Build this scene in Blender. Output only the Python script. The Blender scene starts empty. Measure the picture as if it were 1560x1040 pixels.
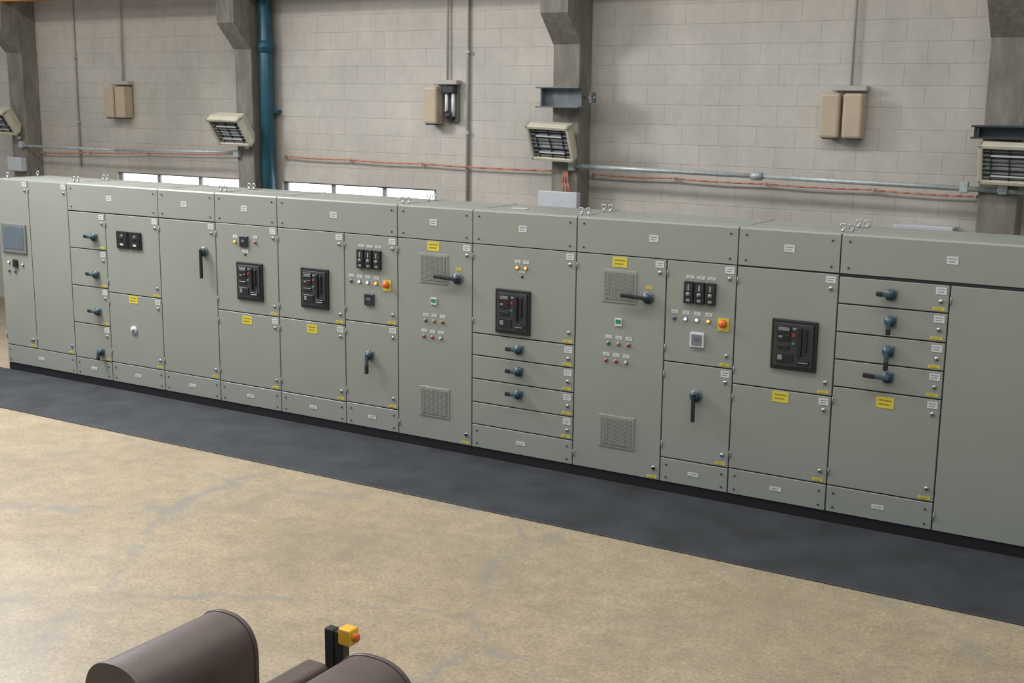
import bpy, bmesh, math, random
from mathutils import Vector, Matrix
random.seed(7)
SC=bpy.context.scene
COL=SC.collection
# ------------------------------------------------------------------ materials
def newmat(name):
    m=bpy.data.materials.new(name);m.use_nodes=True
    nt=m.node_tree;b=nt.nodes["Principled BSDF"];return m,nt,b
def paint(name,col,rough=0.5,metal=0.0,var=0.06,scale=6.0,bump=0.0,emis=None,es=0.0,bscale=200):
    m,nt,b=newmat(name);N=nt.nodes;L=nt.links
    tc=N.new("ShaderNodeTexCoord");no=N.new("ShaderNodeTexNoise");no.inputs["Scale"].default_value=scale;no.inputs["Detail"].default_value=4
    L.new(tc.outputs["Object"],no.inputs["Vector"])
    r=N.new("ShaderNodeValToRGB");r.color_ramp.elements[0].position=0.3;r.color_ramp.elements[1].position=0.7
    r.color_ramp.elements[0].color=tuple(c*(1-var) for c in col)+(1,);r.color_ramp.elements[1].color=tuple(min(1,c*(1+var)) for c in col)+(1,)
    L.new(no.outputs["Fac"],r.inputs["Fac"]);L.new(r.outputs["Color"],b.inputs["Base Color"])
    b.inputs["Roughness"].default_value=rough;b.inputs["Metallic"].default_value=metal
    if bump>0:
        n2=N.new("ShaderNodeTexNoise");n2.inputs["Scale"].default_value=bscale;L.new(tc.outputs["Object"],n2.inputs["Vector"])
        bp=N.new("ShaderNodeBump");bp.inputs["Strength"].default_value=bump;bp.inputs["Distance"].default_value=0.005
        L.new(n2.outputs["Fac"],bp.inputs["Height"]);L.new(bp.outputs["Normal"],b.inputs["Normal"])
    if emis:
        b.inputs["Emission Color"].default_value=emis+(1,);b.inputs["Emission Strength"].default_value=es
    return m
M={}
M['cab']=paint("cabinet_paint",(0.252,0.266,0.232),0.42,var=0.035,scale=1.5)
M['gap']=paint("cabinet_gap_dark",(0.045,0.05,0.045),0.8)
M['black']=paint("black_plastic",(0.012,0.012,0.013),0.35)
M['dgrey']=paint("dark_grey_plastic",(0.030,0.032,0.035),0.4)
M['mesh']=paint("vent_filter_grey",(0.16,0.165,0.155),0.5)
M['mgrey']=paint("mid_grey_plastic",(0.16,0.165,0.165),0.4)
M['plinth']=paint("plinth_black",(0.008,0.008,0.009),0.5)
M['teal']=paint("handle_teal",(0.03,0.065,0.085),0.35)
M['steel']=paint("zinc_steel",(0.42,0.43,0.43),0.35,metal=0.8)
M['galv']=paint("galvanised_conduit",(0.42,0.46,0.45),0.45,metal=0.3,var=0.15,scale=20)
M['white']=paint("label_white",(0.55,0.56,0.56),0.5)
M['ltext']=paint("label_text_grey",(0.2,0.2,0.22),0.6)
M['yellow']=paint("label_yellow",(0.58,0.48,0.05),0.5)
M['ytext']=paint("label_yellow_text",(0.25,0.2,0.02),0.5)
M['estop_y']=paint("estop_box_yellow",(0.75,0.42,0.03),0.4)
M['red']=paint("button_red",(0.30,0.03,0.02),0.35)
M['orangered']=paint("estop_orange",(0.7,0.12,0.02),0.4)
M['green']=paint("button_green",(0.02,0.20,0.1),0.35)
M['screen']=paint("hmi_screen",(0.10,0.13,0.15),0.12)
M['glass']=paint("meter_glass",(0.02,0.02,0.022),0.12)
M['led_or']=paint("led_orange",(0.9,0.35,0.05),0.3,emis=(1,0.3,0.03),es=2.0)
M['led_am']=paint("led_amber_unlit",(0.45,0.2,0.05),0.3)
M['led_wh']=paint("led_white",(0.8,0.85,1),0.3,emis=(0.6,0.75,1),es=1.2)
M['led_rd']=paint("led_red",(0.4,0.03,0.02),0.3)
M['led_bl']=paint("led_blue_dark",(0.05,0.08,0.2),0.3)
M['beige']=paint("heater_beige",(0.46,0.375,0.265),0.5)
M['cream']=paint("floodlight_cream",(0.56,0.53,0.41),0.5)
M['reflect']=paint("reflector_grey",(0.09,0.09,0.08),0.3,metal=0.3)
M['tube']=paint("lamp_slat_white",(0.72,0.74,0.72),0.3)
M['tealpipe']=paint("pipe_blue_paint",(0.012,0.075,0.11),0.35,var=0.15)
M['beam']=paint("steel_beam_grey",(0.13,0.15,0.16),0.5,var=0.2,scale=10)
M['dkbeam']=paint("steel_beam_dark",(0.035,0.04,0.045),0.5,var=0.2)
M['crane']=paint("crane_rail_orange",(0.5,0.22,0.05),0.5)
M['ocable']=paint("cable_orange",(0.50,0.19,0.12),0.5)
M['frame']=paint("window_frame_grey",(0.25,0.26,0.27),0.5)
M['pane']=paint("window_daylight_pane",(0.8,0.85,0.9),0.2,emis=(0.90,0.95,1.0),es=2.6)
M['wpipe']=paint("painted_pipe_white",(0.42,0.40,0.36),0.5)
M['brown']=paint("brown_vinyl",(0.090,0.062,0.053),0.42,var=0.12,bump=0.15,bscale=150)
M['alu']=paint("anodised_profile",(0.045,0.05,0.05),0.35,metal=0.4)
M['jbox']=paint("junction_box_white",(0.5,0.52,0.55),0.5)

def mat_concrete(name,c1,c2):
    m,nt,b=newmat(name);N=nt.nodes;L=nt.links
    tc=N.new("ShaderNodeTexCoord");mp=N.new("ShaderNodeMapping");mp.inputs["Scale"].default_value=(3,3,0.8);L.new(tc.outputs["Object"],mp.inputs[0])
    no=N.new("ShaderNodeTexNoise");no.inputs["Scale"].default_value=2.5;no.inputs["Detail"].default_value=8;no.inputs["Roughness"].default_value=0.65
    L.new(mp.outputs[0],no.inputs["Vector"])
    r=N.new("ShaderNodeValToRGB");r.color_ramp.elements[0].position=0.33;r.color_ramp.elements[1].position=0.68
    r.color_ramp.elements[0].color=c1+(1,);r.color_ramp.elements[1].color=c2+(1,)
    L.new(no.outputs["Fac"],r.inputs["Fac"]);L.new(r.outputs["Color"],b.inputs["Base Color"]);b.inputs["Roughness"].default_value=0.85
    bp=N.new("ShaderNodeBump");bp.inputs["Strength"].default_value=0.3;bp.inputs["Distance"].default_value=0.02
    L.new(no.outputs["Fac"],bp.inputs["Height"]);L.new(bp.outputs["Normal"],b.inputs["Normal"])
    return m
M['conc']=mat_concrete("column_concrete",(0.14,0.125,0.105),(0.26,0.24,0.205))

def mat_wall():
    m,nt,b=newmat("painted_blockwork");N=nt.nodes;L=nt.links
    tc=N.new("ShaderNodeTexCoord");sp=N.new("ShaderNodeSeparateXYZ");cb=N.new("ShaderNodeCombineXYZ")
    L.new(tc.outputs["Object"],sp.inputs[0]);L.new(sp.outputs["X"],cb.inputs["X"]);L.new(sp.outputs["Z"],cb.inputs["Y"])
    br=N.new("ShaderNodeTexBrick");br.inputs["Scale"].default_value=1.0
    br.inputs["Brick Width"].default_value=0.45;br.inputs["Row Height"].default_value=0.225
    br.inputs["Mortar Size"].default_value=0.007;br.inputs["Mortar Smooth"].default_value=0.8;br.inputs["Bias"].default_value=0
    br.inputs["Color1"].default_value=(0.505,0.470,0.415,1);br.inputs["Color2"].default_value=(0.525,0.488,0.433,1);br.inputs["Mortar"].default_value=(0.43,0.397,0.348,1)
    L.new(cb.outputs[0],br.inputs["Vector"])
    def nz(s,lo,hi,a=0.3,z=0.7,d=8,vec=None):
        no=N.new("ShaderNodeTexNoise");no.inputs["Scale"].default_value=s;no.inputs["Detail"].default_value=d;no.inputs["Roughness"].default_value=0.65
        L.new(vec or cb.outputs[0],no.inputs["Vector"])
        rr=N.new("ShaderNodeMapRange");rr.inputs["From Min"].default_value=a;rr.inputs["From Max"].default_value=z;rr.inputs["To Min"].default_value=lo;rr.inputs["To Max"].default_value=hi
        L.new(no.outputs["Fac"],rr.inputs["Value"]);return rr.outputs["Result"]
    def mul(a,v):
        mx=N.new("ShaderNodeMix");mx.data_type='RGBA';mx.blend_type='MULTIPLY';mx.inputs["Factor"].default_value=1
        L.new(a,mx.inputs["A"]);L.new(v,mx.inputs["B"]);return mx.outputs["Result"]
    mp=N.new("ShaderNodeMapping");mp.inputs["Scale"].default_value=(2.5,0.35,1);L.new(cb.outputs[0],mp.inputs[0])
    col=mul(br.outputs["Color"],nz(0.55,0.80,1.08))
    col=mul(col,nz(1.0,0.90,1.03,vec=mp.outputs[0]))
    col=mul(col,nz(9,0.93,1.03))
    L.new(col,b.inputs["Base Color"]);b.inputs["Roughness"].default_value=0.6
    bp=N.new("ShaderNodeBump");bp.inputs["Strength"].default_value=0.3;bp.inputs["Distance"].default_value=0.008;bp.invert=True
    L.new(br.outputs["Fac"],bp.inputs["Height"])
    n2=N.new("ShaderNodeTexNoise");n2.inputs["Scale"].default_value=14;n2.inputs["Detail"].default_value=6;L.new(cb.outputs[0],n2.inputs["Vector"])
    b2=N.new("ShaderNodeBump");b2.inputs["Strength"].default_value=0.3;b2.inputs["Distance"].default_value=0.01
    L.new(n2.outputs["Fac"],b2.inputs["Height"]);L.new(bp.outputs["Normal"],b2.inputs["Normal"]);L.new(b2.outputs["Normal"],b.inputs["Normal"])
    return m
M['wall']=mat_wall()

def mat_floor():
    m,nt,b=newmat("worn_concrete_floor");N=nt.nodes;L=nt.links
    tc=N.new("ShaderNodeTexCoord")
    def noise(s,d=6,r=0.6,dist=0.0,vec=None):
        n=N.new("ShaderNodeTexNoise");n.inputs["Scale"].default_value=s;n.inputs["Detail"].default_value=d;n.inputs["Roughness"].default_value=r;n.inputs["Distortion"].default_value=dist
        L.new(vec or tc.outputs["Object"],n.inputs["Vector"]);return n
    def ramp(src,p0,p1,c0,c1):
        r=N.new("ShaderNodeValToRGB");r.color_ramp.elements[0].position=p0;r.color_ramp.elements[1].position=p1
        r.color_ramp.elements[0].color=c0;r.color_ramp.elements[1].color=c1;L.new(src,r.inputs["Fac"]);return r
    def mix(a,bb,f,mode='MIX'):
        x=N.new("ShaderNodeMix");x.data_type='RGBA';x.blend_type=mode
        if isinstance(f,float): x.inputs["Factor"].default_value=f
        else: L.new(f,x.inputs["Factor"])
        L.new(a,x.inputs["A"])
        if isinstance(bb,tuple): x.inputs["B"].default_value=bb
        else: L.new(bb,x.inputs["B"])
        return x.outputs["Result"]
    base=ramp(noise(0.6,8,0.65).outputs["Fac"],0.3,0.72,(0.29,0.23,0.148,1),(0.41,0.335,0.225,1)).outputs["Color"]
    spk=ramp(noise(38,4,0.75).outputs["Fac"],0.3,0.7,(0.66,0.66,0.66,1),(1.26,1.26,1.26,1)).outputs["Color"]
    base=mix(base,spk,1.0,'MULTIPLY')
    med=ramp(noise(5,8,0.75).outputs["Fac"],0.32,0.6,(0.78,0.79,0.82,1),(1.05,1.05,1.05,1)).outputs["Color"]
    base=mix(base,med,1.0,'MULTIPLY')
    wv=noise(1.3,5,0.62)
    vm=N.new("ShaderNodeVectorMath");vm.operation='MULTIPLY_ADD';L.new(wv.outputs["Color"],vm.inputs[0]);vm.inputs[1].default_value=(0.8,0.8,0);L.new(tc.outputs["Object"],vm.inputs[2])
    vo=N.new("ShaderNodeTexVoronoi");vo.feature='DISTANCE_TO_EDGE';vo.inputs["Scale"].default_value=0.40;L.new(vm.outputs[0],vo.inputs["Vector"])
    ed=ramp(vo.outputs["Distance"],0.0,0.024,(1,1,1,1),(0,0,0,1)).outputs["Color"]
    msk=ramp(noise(1.1,6,0.7,1.0).outputs["Fac"],0.44,0.56,(0,0,0,1),(0.62,0.62,0.62,1)).outputs["Color"]
    f=mix(ed,msk,1.0,'MULTIPLY')
    base=mix(base,(0.195,0.195,0.19,1),f)
    pat=ramp(noise(0.9,8,0.75,0.6).outputs["Fac"],0.50,0.66,(0,0,0,1),(0.5,0.5,0.5,1)).outputs["Color"]
    base=mix(base,(0.225,0.19,0.145,1),pat)
    L.new(base,b.inputs["Base Color"])
    ro=N.new("ShaderNodeMapRange");ro.inputs["To Min"].default_value=0.28;ro.inputs["To Max"].default_value=0.55;L.new(wv.outputs["Fac"],ro.inputs["Value"]);L.new(ro.outputs["Result"],b.inputs["Roughness"])
    bp=N.new("ShaderNodeBump");bp.inputs["Strength"].default_value=0.15;bp.inputs["Distance"].default_value=0.004
    L.new(noise(60,3,0.6).outputs["Fac"],bp.inputs["Height"]);L.new(bp.outputs["Normal"],b.inputs["Normal"])
    return m
M['floor']=mat_floor()
M['mat']=paint("rubber_mat",(0.026,0.029,0.034),0.60,var=0.38,scale=2.2,bump=0.35,bscale=120)

# ------------------------------------------------------------------ mesh helpers
def empty(name,loc=(0,0,0),rot=(0,0,0)):
    e=bpy.data.objects.new(name,None);e.location=loc;e.rotation_euler=rot;e.empty_display_size=0.2;COL.objects.link(e);return e
class Part:
    def __init__(s,name,parent=None,local=False,loc=None):
        s.name=name;s.p=parent;s.bm=bmesh.new();s.mats=[];
        s.off=Vector((0,0,0))
        if parent is not None and not local: s.off=Vector(parent.location)
        s.loc=Vector(loc) if loc else None
        if loc: s.off=s.loc
    def mi(s,k):
        if k not in s.mats: s.mats.append(k)
        return s.mats.index(k)
    def _merge(s,b2,k,smooth=False):
        i=s.mi(k)
        for f in b2.faces: f.material_index=i;f.smooth=smooth
        me=bpy.data.meshes.new("t");b2.to_mesh(me);b2.free();s.bm.from_mesh(me);bpy.data.meshes.remove(me)
    def box(s,x0,x1,y0,y1,z0,z1,k,bev=0.0,seg=1,rot=None):
        b2=bmesh.new();bmesh.ops.create_cube(b2,size=1)
        c=Vector(((x0+x1)/2,(y0+y1)/2,(z0+z1)/2));S=Matrix.Diagonal((abs(x1-x0),abs(y1-y0),abs(z1-z0),1))
        bmesh.ops.transform(b2,matrix=S,verts=b2.verts)
        if bev>0: bmesh.ops.bevel(b2,geom=b2.edges[:],offset=bev,segments=seg,profile=0.5,affect='EDGES')
        T=Matrix.Translation(c-s.off)
        if rot is not None: T=T@rot
        bmesh.ops.transform(b2,matrix=T,verts=b2.verts);s._merge(b2,k)
    def rod(s,a,b,r,k,n=12,r2=None,caps=True):
        a=Vector(a);b=Vector(b);d=b-a;b2=bmesh.new()
        bmesh.ops.create_cone(b2,cap_ends=caps,segments=n,radius1=r,radius2=r if r2 is None else r2,depth=d.length)
        T=Matrix.Translation((a+b)/2-s.off)@d.to_track_quat('Z','Y').to_matrix().to_4x4()
        bmesh.ops.transform(b2,matrix=T,verts=b2.verts);s._merge(b2,k,True)
    def ball(s,c,r,k):
        b2=bmesh.new();bmesh.ops.create_uvsphere(b2,u_segments=12,v_segments=8,radius=r)
        bmesh.ops.transform(b2,matrix=Matrix.Translation(Vector(c)-s.off),verts=b2.verts);s._merge(b2,k,True)
    def path(s,pts,r,k,n=10):
        for i in range(len(pts)-1):
            s.rod(pts[i],pts[i+1],r,k,n)
            if i: s.ball(pts[i],r,k)
    def torus(s,c,R,r,k,axis='Y'):
        b2=bmesh.new();n,mn=20,8;vs=[]
        for i in range(n):
            t=2*math.pi*i/n;row=[]
            for j in range(mn):
                u=2*math.pi*j/mn;q=(R+r*math.cos(u))
                v=Vector((q*math.cos(t),r*math.sin(u),q*math.sin(t)))
                if axis=='X': v=Vector((v.y,v.x,v.z))
                if axis=='Z': v=Vector((v.x,v.z,v.y))
                row.append(b2.verts.new(v))
            vs.append(row)
        for i in range(n):
            for j in range(mn): b2.faces.new((vs[i][j],vs[(i+1)%n][j],vs[(i+1)%n][(j+1)%mn],vs[i][(j+1)%mn]))
        bmesh.ops.recalc_face_normals(b2,faces=b2.faces)
        bmesh.ops.transform(b2,matrix=Matrix.Translation(Vector(c)-s.off),verts=b2.verts);s._merge(b2,k,True)
    def prism(s,prof,axis,a0,a1,k,bev=0.0,smooth=False):
        """extrude 2-D profile. axis 'X': prof=(y,z); axis 'Y': prof=(x,z)"""
        b2=bmesh.new()
        def mk(p,a): return (a,p[0],p[1]) if axis=='X' else (p[0],a,p[1])
        A=[b2.verts.new(mk(p,a0)) for p in prof];B=[b2.verts.new(mk(p,a1)) for p in prof];n=len(prof)
        b2.faces.new(A);b2.faces.new(B)
        for i in range(n): b2.faces.new((A[i],A[(i+1)%n],B[(i+1)%n],B[i]))
        bmesh.ops.recalc_face_normals(b2,faces=b2.faces)
        if bev>0: bmesh.ops.bevel(b2,geom=b2.edges[:],offset=bev,segments=2,profile=0.5,affect='EDGES')
        bmesh.ops.transform(b2,matrix=Matrix.Translation(-s.off),verts=b2.verts);s._merge(b2,k,smooth)
    def done(s):
        me=bpy.data.meshes.new(s.name);s.bm.to_mesh(me);s.bm.free()
        for k in s.mats: me.materials.append(M[k])
        o=bpy.data.objects.new(s.name,me);COL.objects.link(o)
        if s.p is not None: o.parent=s.p
        if s.loc is not None: o.location=s.loc
        return o

# ------------------------------------------------------------------ room shell
D=9.698           # plane of the cabinet doors
WY=13.3           # inner face of back wall
f=Part("floor");f.box(-24,6,-3,WY+0.2,-0.2,0,'floor');f.done()
w=Part("wall_back")
wins=[(-15.35,-12.75),(-11.95,-9.30)];WZ0,WZ1=1.2,2.25
w.box(-24,6,WY,WY+0.2,WZ1,7,'wall')
w.box(-24,6,WY,WY+0.2,0,WZ0,'wall')
xs=[-24]+[v for q in wins for v in q]+[6]
for i in range(0,len(xs),2): w.box(xs[i],xs[i+1],WY,WY+0.2,WZ0,WZ1,'wall')
w.done()
for i,(a,b) in enumerate(wins):
    e=empty("window_%d"%(i+1),((a+b)/2,WY+0.1,WZ0))
    p=Part("frame",e)
    p.box(a,b,WY+0.05,WY+0.13,WZ1-0.02,WZ1,'frame');p.box(a,b,WY+0.05,WY+0.13,WZ0,WZ0+0.05,'frame')
    n=3
    for j in range(n+1):
        x=a+(b-a)*j/n;x=min(max(x,a+0.03),b-0.03);p.box(x-0.03,x+0.03,WY+0.05,WY+0.13,WZ0+0.05,WZ1-0.02,'frame')
    p.box(a,b,WY+0.055,WY+0.125,WZ1-0.42,WZ1-0.39,'frame')
    p.done()
    p=Part("panes",e);p.box(a+0.01,b-0.01,WY+0.085,WY+0.095,WZ0+0.01,WZ1-0.01,'pane');p.done()
for xl,wd in((-17.44,0.36),(-12.51,0.31),(-7.40,0.36),(-2.49,0.38),(2.5,0.36)):
    p=Part("concrete_column",loc=(xl+wd/2,13.1,0))
    p.box(xl,xl+wd,13.0,WY-0.002,0,6.5,'conc',0.012)
    p.prism([(13.0,4.06),(12.68,4.40),(12.68,4.82),(13.0,4.82)],'X',xl-0.002,xl+wd+0.002,'conc')
    p.done()
p=Part("crane_rail_beam",loc=(-9,12.83,4.85))
for z0,z1,y0,y1 in((4.825,4.85,12.72,12.94),(4.85,5.15,12.82,12.84),(5.15,5.175,12.72,12.94)): p.box(-22,5,y0,y1,z0,z1,'crane')
p.done()
p=Part("rubber_mat",loc=(-8,9,0));p.box(-17.5,1.5,8.3825,D-0.004,0.0,0.012,'mat',0.004);p.done()

# ------------------------------------------------------------------ cabinet parts
G=0.006  # half gap
FY=D     # door front plane
def label(p,x,z,w=0.07,h=0.05,k='white',t='ltext'):
    p.box(x-w/2,x+w/2,FY-0.003,FY+0.001,z-h/2,z+h/2,k)
    n=2
    for i in range(n):
        zz=z+h*(0.2-0.36*i);p.box(x-w*0.36,x+w*(0.36-0.12*i),FY-0.0038,FY-0.002,zz-h*0.06,zz+h*0.06,t)
def screw(p,x,z,r=0.009,k='dgrey'):
    p.rod((x,FY+0.002,z),(x,FY-0.006,z),r,k,8)
def lock(p,x,z):
    p.rod((x,FY+0.002,z),(x,FY-0.012,z),0.016,'steel',12);p.box(x-0.003,x+0.003,FY-0.014,FY-0.01,z-0.01,z+0.01,'black')
def led(p,x,z,k,lab=True):
    p.rod((x,FY+0.002,z),(x,FY-0.010,z),0.019,'mgrey',14);p.rod((x,FY-0.008,z),(x,FY-0.022,z),0.013,k,12,r2=0.010)
    if lab: label(p,x,z+0.055,0.062,0.03)
def rotary(p,x,z,ang=0,L=0.10,big=False,k='teal'):
    """isolator handle: escutcheon, hub, lever. ang=0 lever down, 90 lever to the left"""
    s=0.045 if not big else 0.05
    p.box(x-s,x+s,FY-0.012,FY+0.002,z-s,z+s,'mgrey',0.008,2) if not big else p.rod((x,FY+0.002,z),(x,FY-0.02,z),0.055,'mgrey',20)
    p.rod((x,FY-0.01,z),(x,FY-0.035,z),s*0.98,k,20);p.rod((x,FY-0.035,z),(x,FY-0.055,z),s*0.75,k,20,r2=s*0.6)
    a=math.radians(ang);d=Vector((-math.sin(a),0,-math.cos(a)))
    R=Matrix.Rotation(a,4,'Y')
    c=Vector((x,FY-0.062,z))+d*(L*0.5)
    p.box(c.x-0.017,c.x+0.017,c.y-0.014,c.y+0.014,c.z-L*0.62,c.z+L*0.62,'black' if big else k,0.008,2,rot=R)
    if not big:
        c=Vector((x,FY-0.066,z))+d*(L*0.85);p.box(c.x-0.019,c.x+0.019,c.y-0.014,c.y+0.014,c.z-L*0.3,c.z+L*0.3,'black',0.008,2,rot=R)
def breaker(p,x0,x1,z0,z1):
    p.box(x0,x1,FY-0.022,FY+0.001,z0,z1,'black',0.008,2)
    i=0.03;p.box(x0+i,x1-i,FY-0.034,FY-0.02,z0+i,z1-i,'dgrey',0.006,2)
    w=x1-x0;h=z1-z0
    def q(u0,u1,v0,v1,d,k): p.box(x0+w*u0,x0+w*u1,FY-0.034-d,FY-0.03,z0+h*v0,z0+h*v1,k,0.002)
    q(.14,.44,.58,.88,.008,'black');q(.17,.41,.78,.85,.012,'mgrey');q(.18,.26,.64,.68,.012,'ltext');q(.31,.40,.62,.70,.012,'black')
    q(.60,.68,.30,.86,.02,'black');q(.74,.80,.40,.84,.016,'black');q(.48,.54,.68,.73,.012,'red');q(.48,.54,.52,.56,.012,'green')
    q(.16,.42,.42,.50,.01,'black');q(.48,.56,.81,.85,.01,'ltext');q(.14,.50,.16,.34,.01,'black');q(.18,.28,.2,.3,.014,'ltext');q(.60,.86,.14,.24,.014,'black');q(.62,.84,.17,.19,.016,'mgrey')
def vent(p,x0,x1,z0,z1):
    p.box(x0,x1,FY-0.008,FY+0.001,z0,z1,'cab',0.003)
    p.box(x0+0.025,x1-0.025,FY-0.011,FY-0.007,z0+0.025,z1-0.025,'mesh')
    n=20
    for i in range(n):
        z=z0+0.035+(z1-z0-0.07)*i/(n-1);p.box(x0+0.025,x1-0.025,FY-0.014,FY-0.010,z-0.0024,z+0.0024,'cab')
    for i in range(20):
        x=x0+0.03+(x1-x0-0.06)*i/19;p.box(x-0.0022,x+0.0022,FY-0.0145,FY-0.010,z0+0.025,z1-0.025,'cab')
def relays(p,x0,x1,z0,z1,n=3):
    w=(x1-x0)/n
    for i in range(n):
        a=x0+w*i+0.006;b=x0+w*(i+1)-0.006
        p.box(a,b,FY-0.03,FY+0.001,z0,z1,'black',0.005,2)
        m=(a+b)/2;h=z1-z0
        p.box(a+0.012,b-0.012,FY-0.033,FY-0.028,z0+h*0.58,z0+h*0.9,'dgrey')
        p.rod((m,FY-0.028,z0+h*0.42),(m,FY-0.038,z0+h*0.42),0.02,'mgrey',12)
        p.box(m-0.016,m+0.016,FY-0.035,FY-0.028,z0+h*0.1,z0+h*0.22,'ltext')
        p.box(m-0.003,m+0.003,FY-0.036,FY-0.032,z0+h*0.6,z0+h*0.86,'white')
        label(p,m,z1+0.035,0.07,0.025)
def meter(p,x,z,s=0.11,k='mgrey'):
    p.box(x-s/2,x+s/2,FY-0.02,FY+0.001,z-s/2,z+s/2,'white' if k=='white' else 'dgrey',0.004)
    p.box(x-s*0.36,x+s*0.36,FY-0.024,FY-0.018,z-s*0.36,z+s*0.36,'glass' if k!='white' else 'mgrey')
    p.box(x-s*0.2,x+s*0.2,FY-0.026,FY-0.02,z-s*0.05,z+s*0.18,'screen')
def estop(p,x,z):
    p.box(x-0.05,x+0.05,FY-0.006,FY+0.001,z-0.065,z+0.045,'yellow')
    p.rod((x,FY-0.004,z),(x,FY-0.025,z),0.03,'yellow',16);p.rod((x,FY-0.02,z),(x,FY-0.045,z),0.038,'orangered',18,r2=0.03)
BY=D+0.78
def cabinet(x0,x1,top,cols,extra=None,eyes=(1,1)):
    """top: list of hood spans w/ label; cols: list of (xa,xb,[door z-bounds])"""
    e=empty("motor_control_cabinet",((x0+x1)/2,D+0.4,0))
    c=Part("carcass",e)
    c.box(x0+0.003,x1-0.003,D+0.018,BY,0.095,2.385,'gap')
    c.box(x0+0.003,x1-0.003,D+0.03,BY,2.384,2.397,'cab',0.004)
    c.box(x0+0.003,x1-0.003,BY-0.02,BY+0.004,0.1,2.38,'cab')
    c.box(x0+0.002,x0+0.018,D+0.02,BY,0.1,2.395,'cab');c.box(x1-0.018,x1-0.002,D+0.02,BY,0.1,2.395,'cab')
    c.box(x0+0.003,x1-0.003,D+0.40,D+0.42,2.396,2.401,'cab',0.002)
    c.box(x0+0.002,x0+0.02,D+0.03,BY,2.396,2.401,'cab',0.002)
    c.done()
    c=Part("plinth",e);c.box(x0+0.001,x1-0.001,D+0.012,BY-0.05,0.0,0.092,'plinth')
    c.done()
    d=Part("doors",e);t=Part("door_fittings",e)
    for a,b,lx in top:
        d.prism([(D,2.085),(D,2.385),(D+0.014,2.399),(D+0.20,2.399),(D+0.20,2.385),(D+0.022,2.385),(D+0.022,2.085)],'X',a+G,b-G,'cab')
        label(t,lx,2.25,0.085,0.06)
        for x in (a+0.07,b-0.07):
            screw(t,x,2.34);screw(t,x,2.13)
    for a,b,zs in cols:
        for i in range(len(zs)-1):
            hi,lo=zs[i],zs[i+1]
            d.box(a+G,b-G,D,D+0.022,lo+G,hi-G,'cab',0.003)
            if lo<0.15 and hi<0.4:   # bottom strip
                for x in (a+0.06,b-0.06):
                    screw(t,x,hi-0.06);screw(t,x,lo+0.05)
                label(t,(a+b)/2,(hi+lo)/2,0.10,0.035)
            else:
                h=hi-lo
                label(t,b-0.065,hi-0.05,0.08,0.055)
                lock(t,b-0.06,hi-(0.12 if h>0.3 else 0.13))
                label(t,b-0.075,lo+0.03,0.09,0.022,'yellow','ytext')
                if h>0.5: lock(t,b-0.06,lo+0.11)
                if h>0.5:
                    for z in (hi-0.12,lo+0.12): d.rod((a+G+0.004,D-0.004,z-0.03),(a+G+0.004,D-0.004,z+0.03),0.006,'cab',8)
    if extra: extra(t)
    d.done();t.done()
    if any(eyes):
        eb=Part("lifting_eyebolts",e)
        for yy in (D+0.14,D+0.58):
            for on,xx in ((eyes[0],x0+0.035),(eyes[1],x1-0.035)):
                if on: eb.rod((xx,yy,2.396),(xx,yy,2.42),0.012,'steel',8);eb.torus((xx,yy,2.443),0.022,0.006,'steel','Y')
        eb.done()
    return e
def ylab(p,x,z): label(p,x,z,0.14,0.09,'yellow','ytext')

def exA(p):
    p.box(-13.31,-12.85,D-0.02,D+0.001,1.50,1.86,'mgrey',0.008,2);p.box(-13.27,-12.89,D-0.024,D-0.018,1.55,1.82,'screen')
    for x,z,k in((-13.21,1.38,'led_wh'),(-13.08,1.37,'black'),(-13.21,1.27,'black'),(-13.10,1.27,'led_bl'),(-12.95,1.36,'white')): led(p,x,z,k,False)
    p.box(-13.12,-13.04,D-0.03,D,1.32,1.42,'black',0.01)
    lock(p,-12.86,0.43)
cabinet(-13.36,-12.07,[],[(-13.36,-12.775,[2.395,0.33]),(-12.775,-12.07,[2.395,0.33]),(-13.36,-12.07,[0.33,0.095])],exA)
def exC(p):
    for z in (1.79,1.35,0.91): rotary(p,-11.62,z,95,0.10)
    rotary(p,-11.60,0.43,0,0.08)
    for x0 in (-11.24,-11.03):
        p.box(x0,x0+0.19,D-0.02,D+0.001,1.69,1.89,'black',0.006,2);p.box(x0+0.02,x0+0.17,D-0.024,D-0.018,1.72,1.87,'glass')
        p.rod((x0+0.095,D-0.022,1.82),(x0+0.095,D-0.027,1.82),0.035,'dgrey',16);p.box(x0+0.07,x0+0.12,D-0.028,D-0.02,1.73,1.75,'white')
    ylab(p,-11.02,1.11);p.rod((-11.03,D,0.75),(-11.03,D-0.015,0.75),0.05,'jbox',20);p.rod((-11.03,D-0.012,0.75),(-11.03,D-0.02,0.75),0.02,'mgrey',12)
cabinet(-12.07,-10.56,[(-12.07,-10.56,-11.35)],[(-12.07,-11.435,[2.075,1.64,1.195,0.745,0.32,0.095]),(-11.435,-10.56,[2.075,1.16,0.33,0.095])],exC,(1,0))
def exD(p): rotary(p,-9.86,1.75,0,0.26,True)
cabinet(-10.56,-9.69,[(-10.56,-9.69,-10.15)],[(-10.56,-9.69,[2.075,0.33,0.095])],exD,(0,1))
def exE(p):
    led(p,-9.40,1.89,'led_or');meter(p,-9.27,1.90,0.12);led(p,-9.11,1.90,'led_rd');label(p,-9.26,1.80,0.08,0.04);screw(p,-9.26,1.76,0.014)
    breaker(p,-9.38,-9.01,1.27,1.68);ylab(p,-9.26,1.05)
cabinet(-9.69,-8.80,[(-9.69,-8.80,-9.26)],[(-9.69,-8.80,[2.08,1.125,0.325,0.095])],exE,(1,0))
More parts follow.
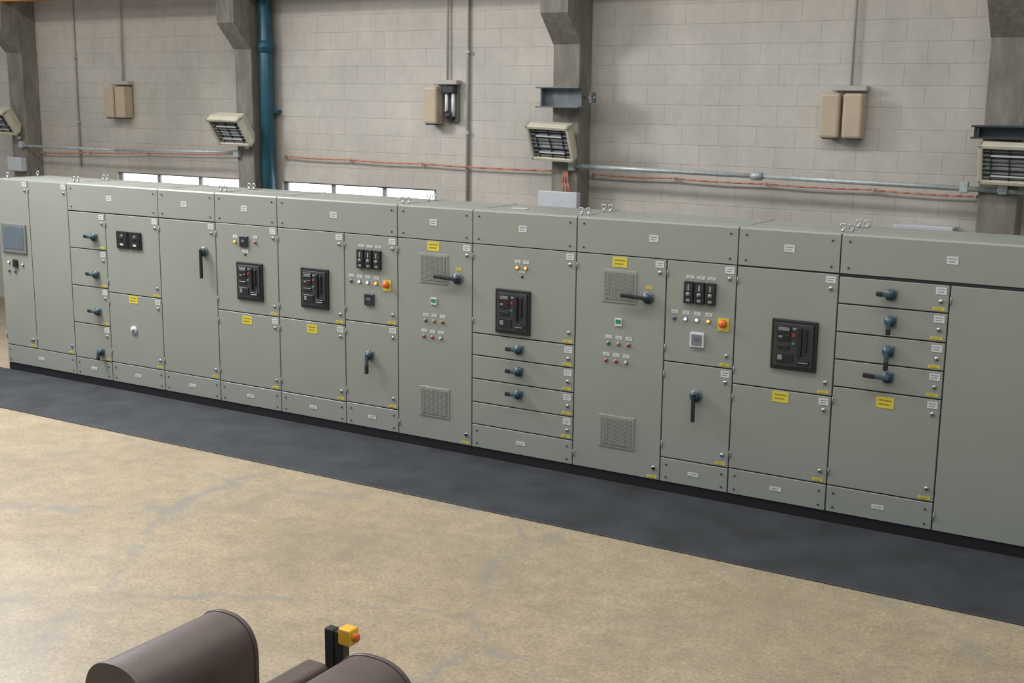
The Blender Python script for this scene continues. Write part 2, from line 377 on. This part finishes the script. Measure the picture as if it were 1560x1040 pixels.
def exF(p):
    breaker(p,-8.48,-8.11,1.27,1.69);ylab(p,-8.35,1.05)
    relays(p,-7.74,-7.43,1.74,1.93)
    for i,k in enumerate(('led_bl','led_wh','led_wh','led_or')): led(p,-7.82+i*0.105,1.60,k)
    estop(p,-7.37,1.60);meter(p,-7.59,1.43,0.12);rotary(p,-7.59,0.86,0,0.16)
cabinet(-8.80,-7.24,[(-8.80,-7.24,-8.04)],[(-8.80,-7.91,[2.08,1.13,0.325,0.095]),(-7.91,-7.24,[2.08,1.19,0.335,0.095])],exF,(0,1))
def exVFD(dx,z0=0):
    def g(p):
        ylab(p,-6.81+dx,2.02);vent(p,-6.98+dx,-6.64+dx,1.66,1.95);rotary(p,-6.52+dx,1.73,92,0.22,True)
        label(p,-6.52+dx,1.82,0.06,0.025,'yellow','ytext')
        p.box(-6.84+dx,-6.77+dx,D-0.012,D,1.45,1.52,'white',0.004);p.box(-6.83+dx,-6.78+dx,D-0.015,D-0.01,1.475,1.51,'green')
        for i,k in enumerate(('green','led_am','led_rd')): led(p,-6.90+dx+i*0.10,1.29,k)
        for i,k in enumerate(('led_rd','led_rd','white')): led(p,-6.92+dx+i*0.10,1.13,k)
        vent(p,-6.98+dx,-6.62+dx,0.33,0.63);lock(p,-6.42+dx,0.21)
    return g
cabinet(-7.24,-6.36,[(-7.24,-6.36,-6.81)],[(-7.24,-6.36,[2.08,0.095])],exVFD(0),(1,0))
def exH(p):
    led(p,-5.86,1.89,'led_or');led(p,-5.77,1.89,'led_or');screw(p,-5.81,1.81,0.014);label(p,-5.81,1.85,0.06,0.02)
    breaker(p,-6.09,-5.71,1.26,1.68)
    for z in (1.12,0.91,0.69): rotary(p,-5.83,z,92,0.10)
cabinet(-6.36,-5.245,[(-6.36,-5.245,-5.81)],[(-6.36,-5.245,[2.08,1.225,1.01,0.78,0.55,0.33,0.095])],exH,(0,1))
def exI(p):
    exVFD(2.0)(p)
    relays(p,-4.19,-3.89,1.72,1.91)
    for i,k in enumerate(('led_bl','led_wh','led_wh','led_or')): led(p,-4.27+i*0.105,1.58,k)
    estop(p,-3.82,1.575);meter(p,-4.05,1.41,0.13,'white');rotary(p,-4.04,0.92,0,0.2,True)
cabinet(-5.245,-3.72,[(-5.245,-3.72,-4.49)],[(-5.245,-4.36,[2.08,0.095]),(-4.36,-3.72,[2.08,1.19,0.32,0.095])],exI,(1,0))
def exJ(p):
    breaker(p,-3.39,-3.00,1.25,1.67);ylab(p,-3.29,1.01)
cabinet(-3.72,-2.86,[(-3.72,-2.86,-3.28)],[(-3.72,-2.86,[2.075,1.07,0.325,0.095])],exJ,(0,1))
def exK(p):
    rotary(p,-2.44,1.95,92,0.09);rotary(p,-2.43,1.74,0,0.09);rotary(p,-2.43,1.50,0,0.13);rotary(p,-2.42,1.29,92,0.16);ylab(p,-2.43,1.08)
cabinet(-2.86,-1.14,[(-2.86,-1.14,-2.00)],[(-2.86,-2.00,[2.06,1.84,1.61,1.385,1.16,0.325,0.095]),(-2.00,-1.14,[2.06,0.095])],exK,(1,1))
p=Part("instruction_card",loc=(-6.05,10.05,2.40));p.box(-6.13,-5.97,10.00,10.09,2.3995,2.404,'white');p.box(-6.11,-5.99,10.02,10.04,2.4035,2.4045,'ltext');p.done()

# ------------------------------------------------------------------ wall services
def heater_pair(xc,zc,kind=0):
    e=empty("wall_heater_unit",(xc,WY-0.1,zc))
    p=Part("bracket",e);p.box(xc-0.14,xc+0.24,WY-0.12,WY-0.001,zc+0.245,zc+0.30,'wpipe',0.008);p.rod((xc+0.05,WY-0.04,zc+0.29),(xc+0.05,WY-0.04,6.6),0.014,'wpipe');p.done()
    for i,dx in enumerate((-0.12,0.12)):
        p=Part("cover_%d"%(i+1),e)
        if kind==1 and i==1:
            p.box(xc+dx-0.10,xc+dx+0.10,WY-0.05,WY-0.001,zc-0.22,zc+0.24,'mgrey',0.006)
            for q in (-0.05,0.05): p.rod((xc+dx+q,WY-0.09,zc-0.15),(xc+dx+q,WY-0.09,zc+0.15),0.022,'tube')
            p.rod((xc+dx,WY-0.05,zc-0.18),(xc+dx,WY-0.16,zc-0.12),0.05,'dgrey',12);p.box(xc+dx-0.09,xc+dx+0.09,WY-0.15,WY-0.03,zc+0.14,zc+0.23,'dgrey',0.01)
        else:
            p.box(xc+dx-0.105,xc+dx+0.105,WY-0.20,WY-0.01,zc-0.25,zc+0.22,'beige',0.03,3)
            p.box(xc+dx-0.108,xc+dx+0.108,WY-0.10,WY-0.085,zc-0.245,zc+0.215,'beige',0.004)
            p.box(xc+dx-0.07,xc+dx+0.07,WY-0.18,WY-0.04,zc-0.262,zc-0.248,'dgrey')
        p.done()
heater_pair(-15.12,3.33);heater_pair(-9.14,3.35,1);heater_pair(-3.96,3.30)

def pipe(name,pts,r,k,clips=()):
    c=Vector(pts[0]);p=Part(name,loc=c);p.path(pts,r,k)
    for q in clips: p.box(q[0]-0.03,q[0]+0.03,q[1]-0.03,WY-0.001,q[2]-0.02,q[2]+0.02,k)
    return p.done()
pipe("wall_conduit",[(-16.15,WY-0.025,2.3),(-16.15,WY-0.025,6.8)],0.016,'wpipe',[(-16.15,WY-0.03,3.0),(-16.15,WY-0.03,4.0)])
pipe("wall_conduit",[(-8.79,WY-0.03,2.0),(-8.79,WY-0.03,6.8)],0.02,'wpipe',[(-8.79,WY-0.03,3.0),(-8.79,WY-0.03,4.0)])
p=Part("blue_downpipe",loc=(-12.06,13.15,0));p.rod((-12.06,13.15,0),(-12.06,13.15,6.8),0.095,'tealpipe',28)
for z in (4.02,1.5):
    p.rod((-12.06,13.15,z),(-12.06,13.15,z+0.16),0.110,'tealpipe',28);p.rod((-12.06,13.15,z+0.05),(-12.06,13.15,z+0.10),0.118,'tealpipe',28)
p.box(-12.17,-11.93,13.15,WY-0.001,3.2,3.24,'tealpipe');p.done()
p=Part("galvanised_conduit",loc=(-4.7,12.965,2.6));p.path([(-7.10,12.965,2.655),(-4.75,12.965,2.625),(-2.3,12.965,2.585),(-1.2,12.965,2.57)],0.026,'galv')
p.rod((-4.86,12.965,2.627),(-4.74,12.965,2.625),0.045,'galv',16)
for x in (-7.1,-2.62,-2.25): p.box(x-0.04,x+0.04,12.93,12.999,2.55 if x>-7 else 2.6,2.66 if x>-7 else 2.70,'galv',0.006)
p.done()
p=Part("galvanised_conduit",loc=(-15,12.965,2.6));p.path([(-17.2,12.965,2.61),(-15,12.965,2.605),(-12.5,12.965,2.645)],0.02,'galv')
for x in (-17.15,-12.48): p.box(x-0.05,x+0.05,12.93,12.999,2.58,2.68,'galv',0.006)
p.done()
CY=13.23
def sag(pts):
    out=[]
    for i in range(len(pts)-1):
        a=Vector(pts[i]);b=Vector(pts[i+1]);n=8
        for j in range(n):
            t=j/n;v=a.lerp(b,t);v.z-=0.012*4*t*(1-t)+random.uniform(-.002,.002);out.append(v)
    out.append(Vector(pts[-1]));return out
def cable(pts,r=0.009):
    p=Part("orange_power_cable",loc=pts[0]);p.path(sag(pts),r,'ocable',6)
    for q in pts: p.box(q[0]-0.012,q[0]+0.012,q[1]-0.012,WY-0.001,q[2]-0.014,q[2]+0.014,'wpipe')
    p.done()
cable([(-17.0,CY,2.50),(-15.9,CY,2.53),(-14.6,CY,2.57),(-12.6,CY,2.61)])
cable([(-11.85,CY,2.61),(-10.7,CY,2.595),(-9.5,CY,2.585),(-7.48,CY,2.57)],0.011)
cable([(-6.98,CY,2.55),(-5.9,CY,2.545),(-4.8,CY,2.53),(-3.6,CY,2.52),(-2.56,CY,2.50)])
def jbox(x0,x1,z0,z1,y=12.9,back=12.999):
    e=empty("junction_box",((x0+x1)/2,y,z0));p=Part("enclosure",e);p.box(x0,x1,y,back,z0,z1,'jbox',0.012,2);p.box(x0-0.01,x1+0.01,y-0.02,y,z0+0.01,z1+0.01,'jbox',0.01,2)
    p.done();return e
e=jbox(-7.50,-6.99,1.95,2.34)
p=Part("supply_cables",e)
for dx in (0,0.04,0.08): p.path([(-7.20+dx,12.96,2.34),(-7.22+dx,12.95,2.45),(-7.20+dx*0.5,12.96,2.60)],0.010,'ocable',6)
p.done()
jbox(-3.30,-2.72,1.75,2.18,13.05,WY-0.002)
jbox(-17.42,-17.10,2.20,2.42)
def stub(x0,x1,z0,z1,k):
    p=Part("steel_bracket_beam",loc=((x0+x1)/2,12.9,z0));t=0.018
    p.box(x0,x1,12.76,12.995,z0,z0+t,k,0.003);p.box(x0,x1,12.76,12.995,z1-t,z1,k,0.003);p.box(x0+0.01,x1-0.01,12.87,12.885,z0,z1,k)
    p.box(x0+0.06,x0+0.075,12.78,12.88,z0,z1,k)
    p.rod((x1-0.02,12.93,(z0+z1)/2),(x1+0.14,12.93,(z0+z1)/2),0.012,'steel');p.box(x1+0.09,x1+0.12,12.87,12.99,z0+0.06,z1-0.06,k);p.done()
stub(-7.50,-6.93,3.33,3.57,'beam');stub(-2.56,-1.95,3.09,3.22,'dkbeam')

def flood(c,rot,base,w=0.60,h=0.44):
    e=empty("louvred_floodlight",c,rot)
    p=Part("housing",e,local=True)
    dp=0.20;t=0.04
    b2=[(-w/2+0.06,dp,-h/2+0.06),(w/2-0.06,dp,-h/2+0.06),(w/2-0.06,dp,h/2-0.06),(-w/2+0.06,dp,h/2-0.06)]
    f2=[(-w/2,0.05,-h/2),(w/2,0.05,-h/2),(w/2,0.05,h/2),(-w/2,0.05,h/2)]
    bm=bmesh.new();A=[bm.verts.new(v) for v in f2];B=[bm.verts.new(v) for v in b2]
    bm.faces.new(B)
    for i in range(4): bm.faces.new((A[i],A[(i+1)%4],B[(i+1)%4],B[i]))
    bmesh.ops.recalc_face_normals(bm,faces=bm.faces);p._merge(bm,'cream')
    for a in ((-w/2,w/2,-h/2,-h/2+t),(-w/2,w/2,h/2-t,h/2),(-w/2,-w/2+t,-h/2,h/2),(w/2-t,w/2,-h/2,h/2)): p.box(a[0],a[1],-0.03,0.06,a[2],a[3],'cream',0.006)
    p.done()
    p=Part("reflector",e,local=True);p.box(-w/2+t,w/2-t,0.045,0.055,-h/2+t,h/2-t,'reflect');p.done()
    p=Part("louvres",e,local=True)
    n=7
    for i in range(n):
        z=-h/2+t+0.03+(h-2*t-0.06)*i/(n-1);p.box(-w/2+t,w/2-t,-0.01,0.03,z-0.005,z+0.005,'mgrey',rot=Matrix.Rotation(0.5,4,'X'))
    for z,x0 in ((-0.05,-0.22),(0.03,-0.22)): p.rod((x0,0.025,z),(0.22,0.025,z),0.018,'tube')
    p.box(-0.17,0.17,-0.014,-0.008,-0.13,-0.115,'tube');p.box(-0.17,0.17,-0.014,-0.008,0.085,0.10,'tube')
    for x in (-0.17,0,0.17): p.box(x-0.004,x+0.004,-0.012,0.04,-h/2+t,h/2-t,'dgrey')
    p.done()
    inv=(Matrix.Translation(c)@e.rotation_euler.to_matrix().to_4x4()).inverted()
    p=Part("mount",e,local=True)
    a=inv@Vector((c[0],c[1]+0.14,c[2]));b=inv@Vector(base)
    p.rod(a,b,0.016,'galv');p.rod(inv@Vector((base[0],base[1],base[2])),inv@Vector((base[0],12.998,base[2])),0.02,'galv')
    bb=inv@Vector((base[0],12.955,base[2]+0.02));p.rod(bb,inv@Vector((base[0],12.955,base[2]-0.03)),0.032,'jbox')
    p.done()
R=math.radians
flood((-12.36,12.70,2.94),(R(38),R(1),R(4)),(-12.28,12.93,2.73),0.58,0.46)
flood((-7.26,12.72,2.92),(R(28),R(2),R(2)),(-7.24,12.93,2.74),0.57,0.46)
flood((-2.17,12.72,2.85),(R(24),R(1),R(2)),(-2.26,12.93,2.70),0.57,0.42)
flood((-17.36,12.70,2.97),(R(38),R(2),R(6)),(-17.2,12.93,2.74))
# ------------------------------------------------------------------ foreground machine covers
def arch(cx,r,ztop,n=24,z0=0.0,ex=2.35):
    pts=[(cx-r,z0)]
    for i in range(n+1):
        a=math.pi*(1-i/n);ca,sa=math.cos(a),math.sin(a)
        pts.append((cx+r*math.copysign(abs(ca)**(2/ex),ca),ztop-r+r*abs(sa)**(2/ex)))
    pts.append((cx+r,z0));return pts
def cover(cx,r,ztop,y0,y1,side=None):
    e=empty("machine_guard_cover",(cx,(y0+y1)/2,0))
    p=Part("shell",e);p.prism(arch(cx,r,ztop),'Y',y0+0.02,y1-0.02,'brown',0,True);o=p.done()
    m=o.modifiers.new("es",'EDGE_SPLIT');m.split_angle=R(40)
    p=Part("end_rims",e)
    p.prism(arch(cx,r+0.006,ztop+0.006),'Y',y1-0.025,y1,'brown',0.004,False);p.prism(arch(cx,r+0.006,ztop+0.006),'Y',y0,y0+0.025,'brown',0.004,False)
    p.done()
    if side:
        x0,x1,ya,yb,z=side
        p=Part("side_housing",e);p.box(x0,x1,ya,yb,0,z,'brown',0.03,4);p.done()
    return e
cover(-4.0,0.185,1.01,3.31,4.0)
cover(-3.185,0.23,0.955,3.22,4.09,(-3.50,-3.37,3.3,3.99,0.915))
e=empty("emergency_stop_post",(-3.50,4.2,0))
p=Part("profile_post",e)
for dx in (-0.03,0.03):
    p.box(-3.50+dx-0.026,-3.50+dx+0.026,4.17,4.22,0,0.97,'alu',0.004)
p.box(-3.52,-3.48,4.18,4.21,0,0.96,'black')
p.box(-3.60,-3.45,4.12,4.27,0,0.02,'alu',0.004);p.done()
p=Part("stop_button_box",e);p.box(-3.47,-3.40,4.165,4.235,0.91,0.99,'estop_y',0.008,2);p.rod((-3.40,4.20,0.95),(-3.39,4.20,0.95),0.020,'estop_y',16);p.rod((-3.392,4.20,0.95),(-3.380,4.20,0.95),0.020,'orangered',18);p.done()

# ------------------------------------------------------------------ light
W=bpy.data.worlds.new("World");SC.world=W;W.use_nodes=True;bg=W.node_tree.nodes["Background"];bg.inputs[0].default_value=(0.82,0.90,1.0,1);bg.inputs[1].default_value=0.46
def area(name,loc,sx,sy,power,col,target=None):
    l=bpy.data.lights.new(name,'AREA');l.shape='RECTANGLE';l.size=sx;l.size_y=sy;l.energy=power;l.color=col
    o=bpy.data.objects.new(name,l);COL.objects.link(o);o.location=loc
    if target: o.rotation_euler=(Vector(target)-Vector(loc)).to_track_quat('-Z','Y').to_euler()
    return o
for i,(y,pw) in enumerate(((2.5,340),(7.0,660))):
    area("rooflight",(-8.5,y,7.6),19,1.2,pw,(1.0,0.96,0.89))
area("high_window_light",(-14,7.5,6.5),4,2.0,900,(0.97,0.97,1.0),(-8,3.5,0))
# ------------------------------------------------------------------ camera
th,ya,ro=0.19241,0.54752,0.01154
F=Vector((-math.sin(ya)*math.cos(th),math.cos(ya)*math.cos(th),-math.sin(th)))
Rv=Vector((math.cos(ya),math.sin(ya),0));U=Rv.cross(F);c,s=math.cos(ro),math.sin(ro)
R2=c*Rv+s*U;U2=-s*Rv+c*U
cd=bpy.data.cameras.new("camera");cd.sensor_fit='HORIZONTAL';cd.sensor_width=36;cd.lens=1879.03/1560*36
co=bpy.data.objects.new("camera",cd);COL.objects.link(co)
mt=Matrix(((R2.x,U2.x,-F.x,0),(R2.y,U2.y,-F.y,0),(R2.z,U2.z,-F.z,3.4),(0,0,0,1)));co.matrix_world=mt
SC.camera=co
SC.view_settings.view_transform='Standard';SC.view_settings.look='None';SC.view_settings.exposure=0
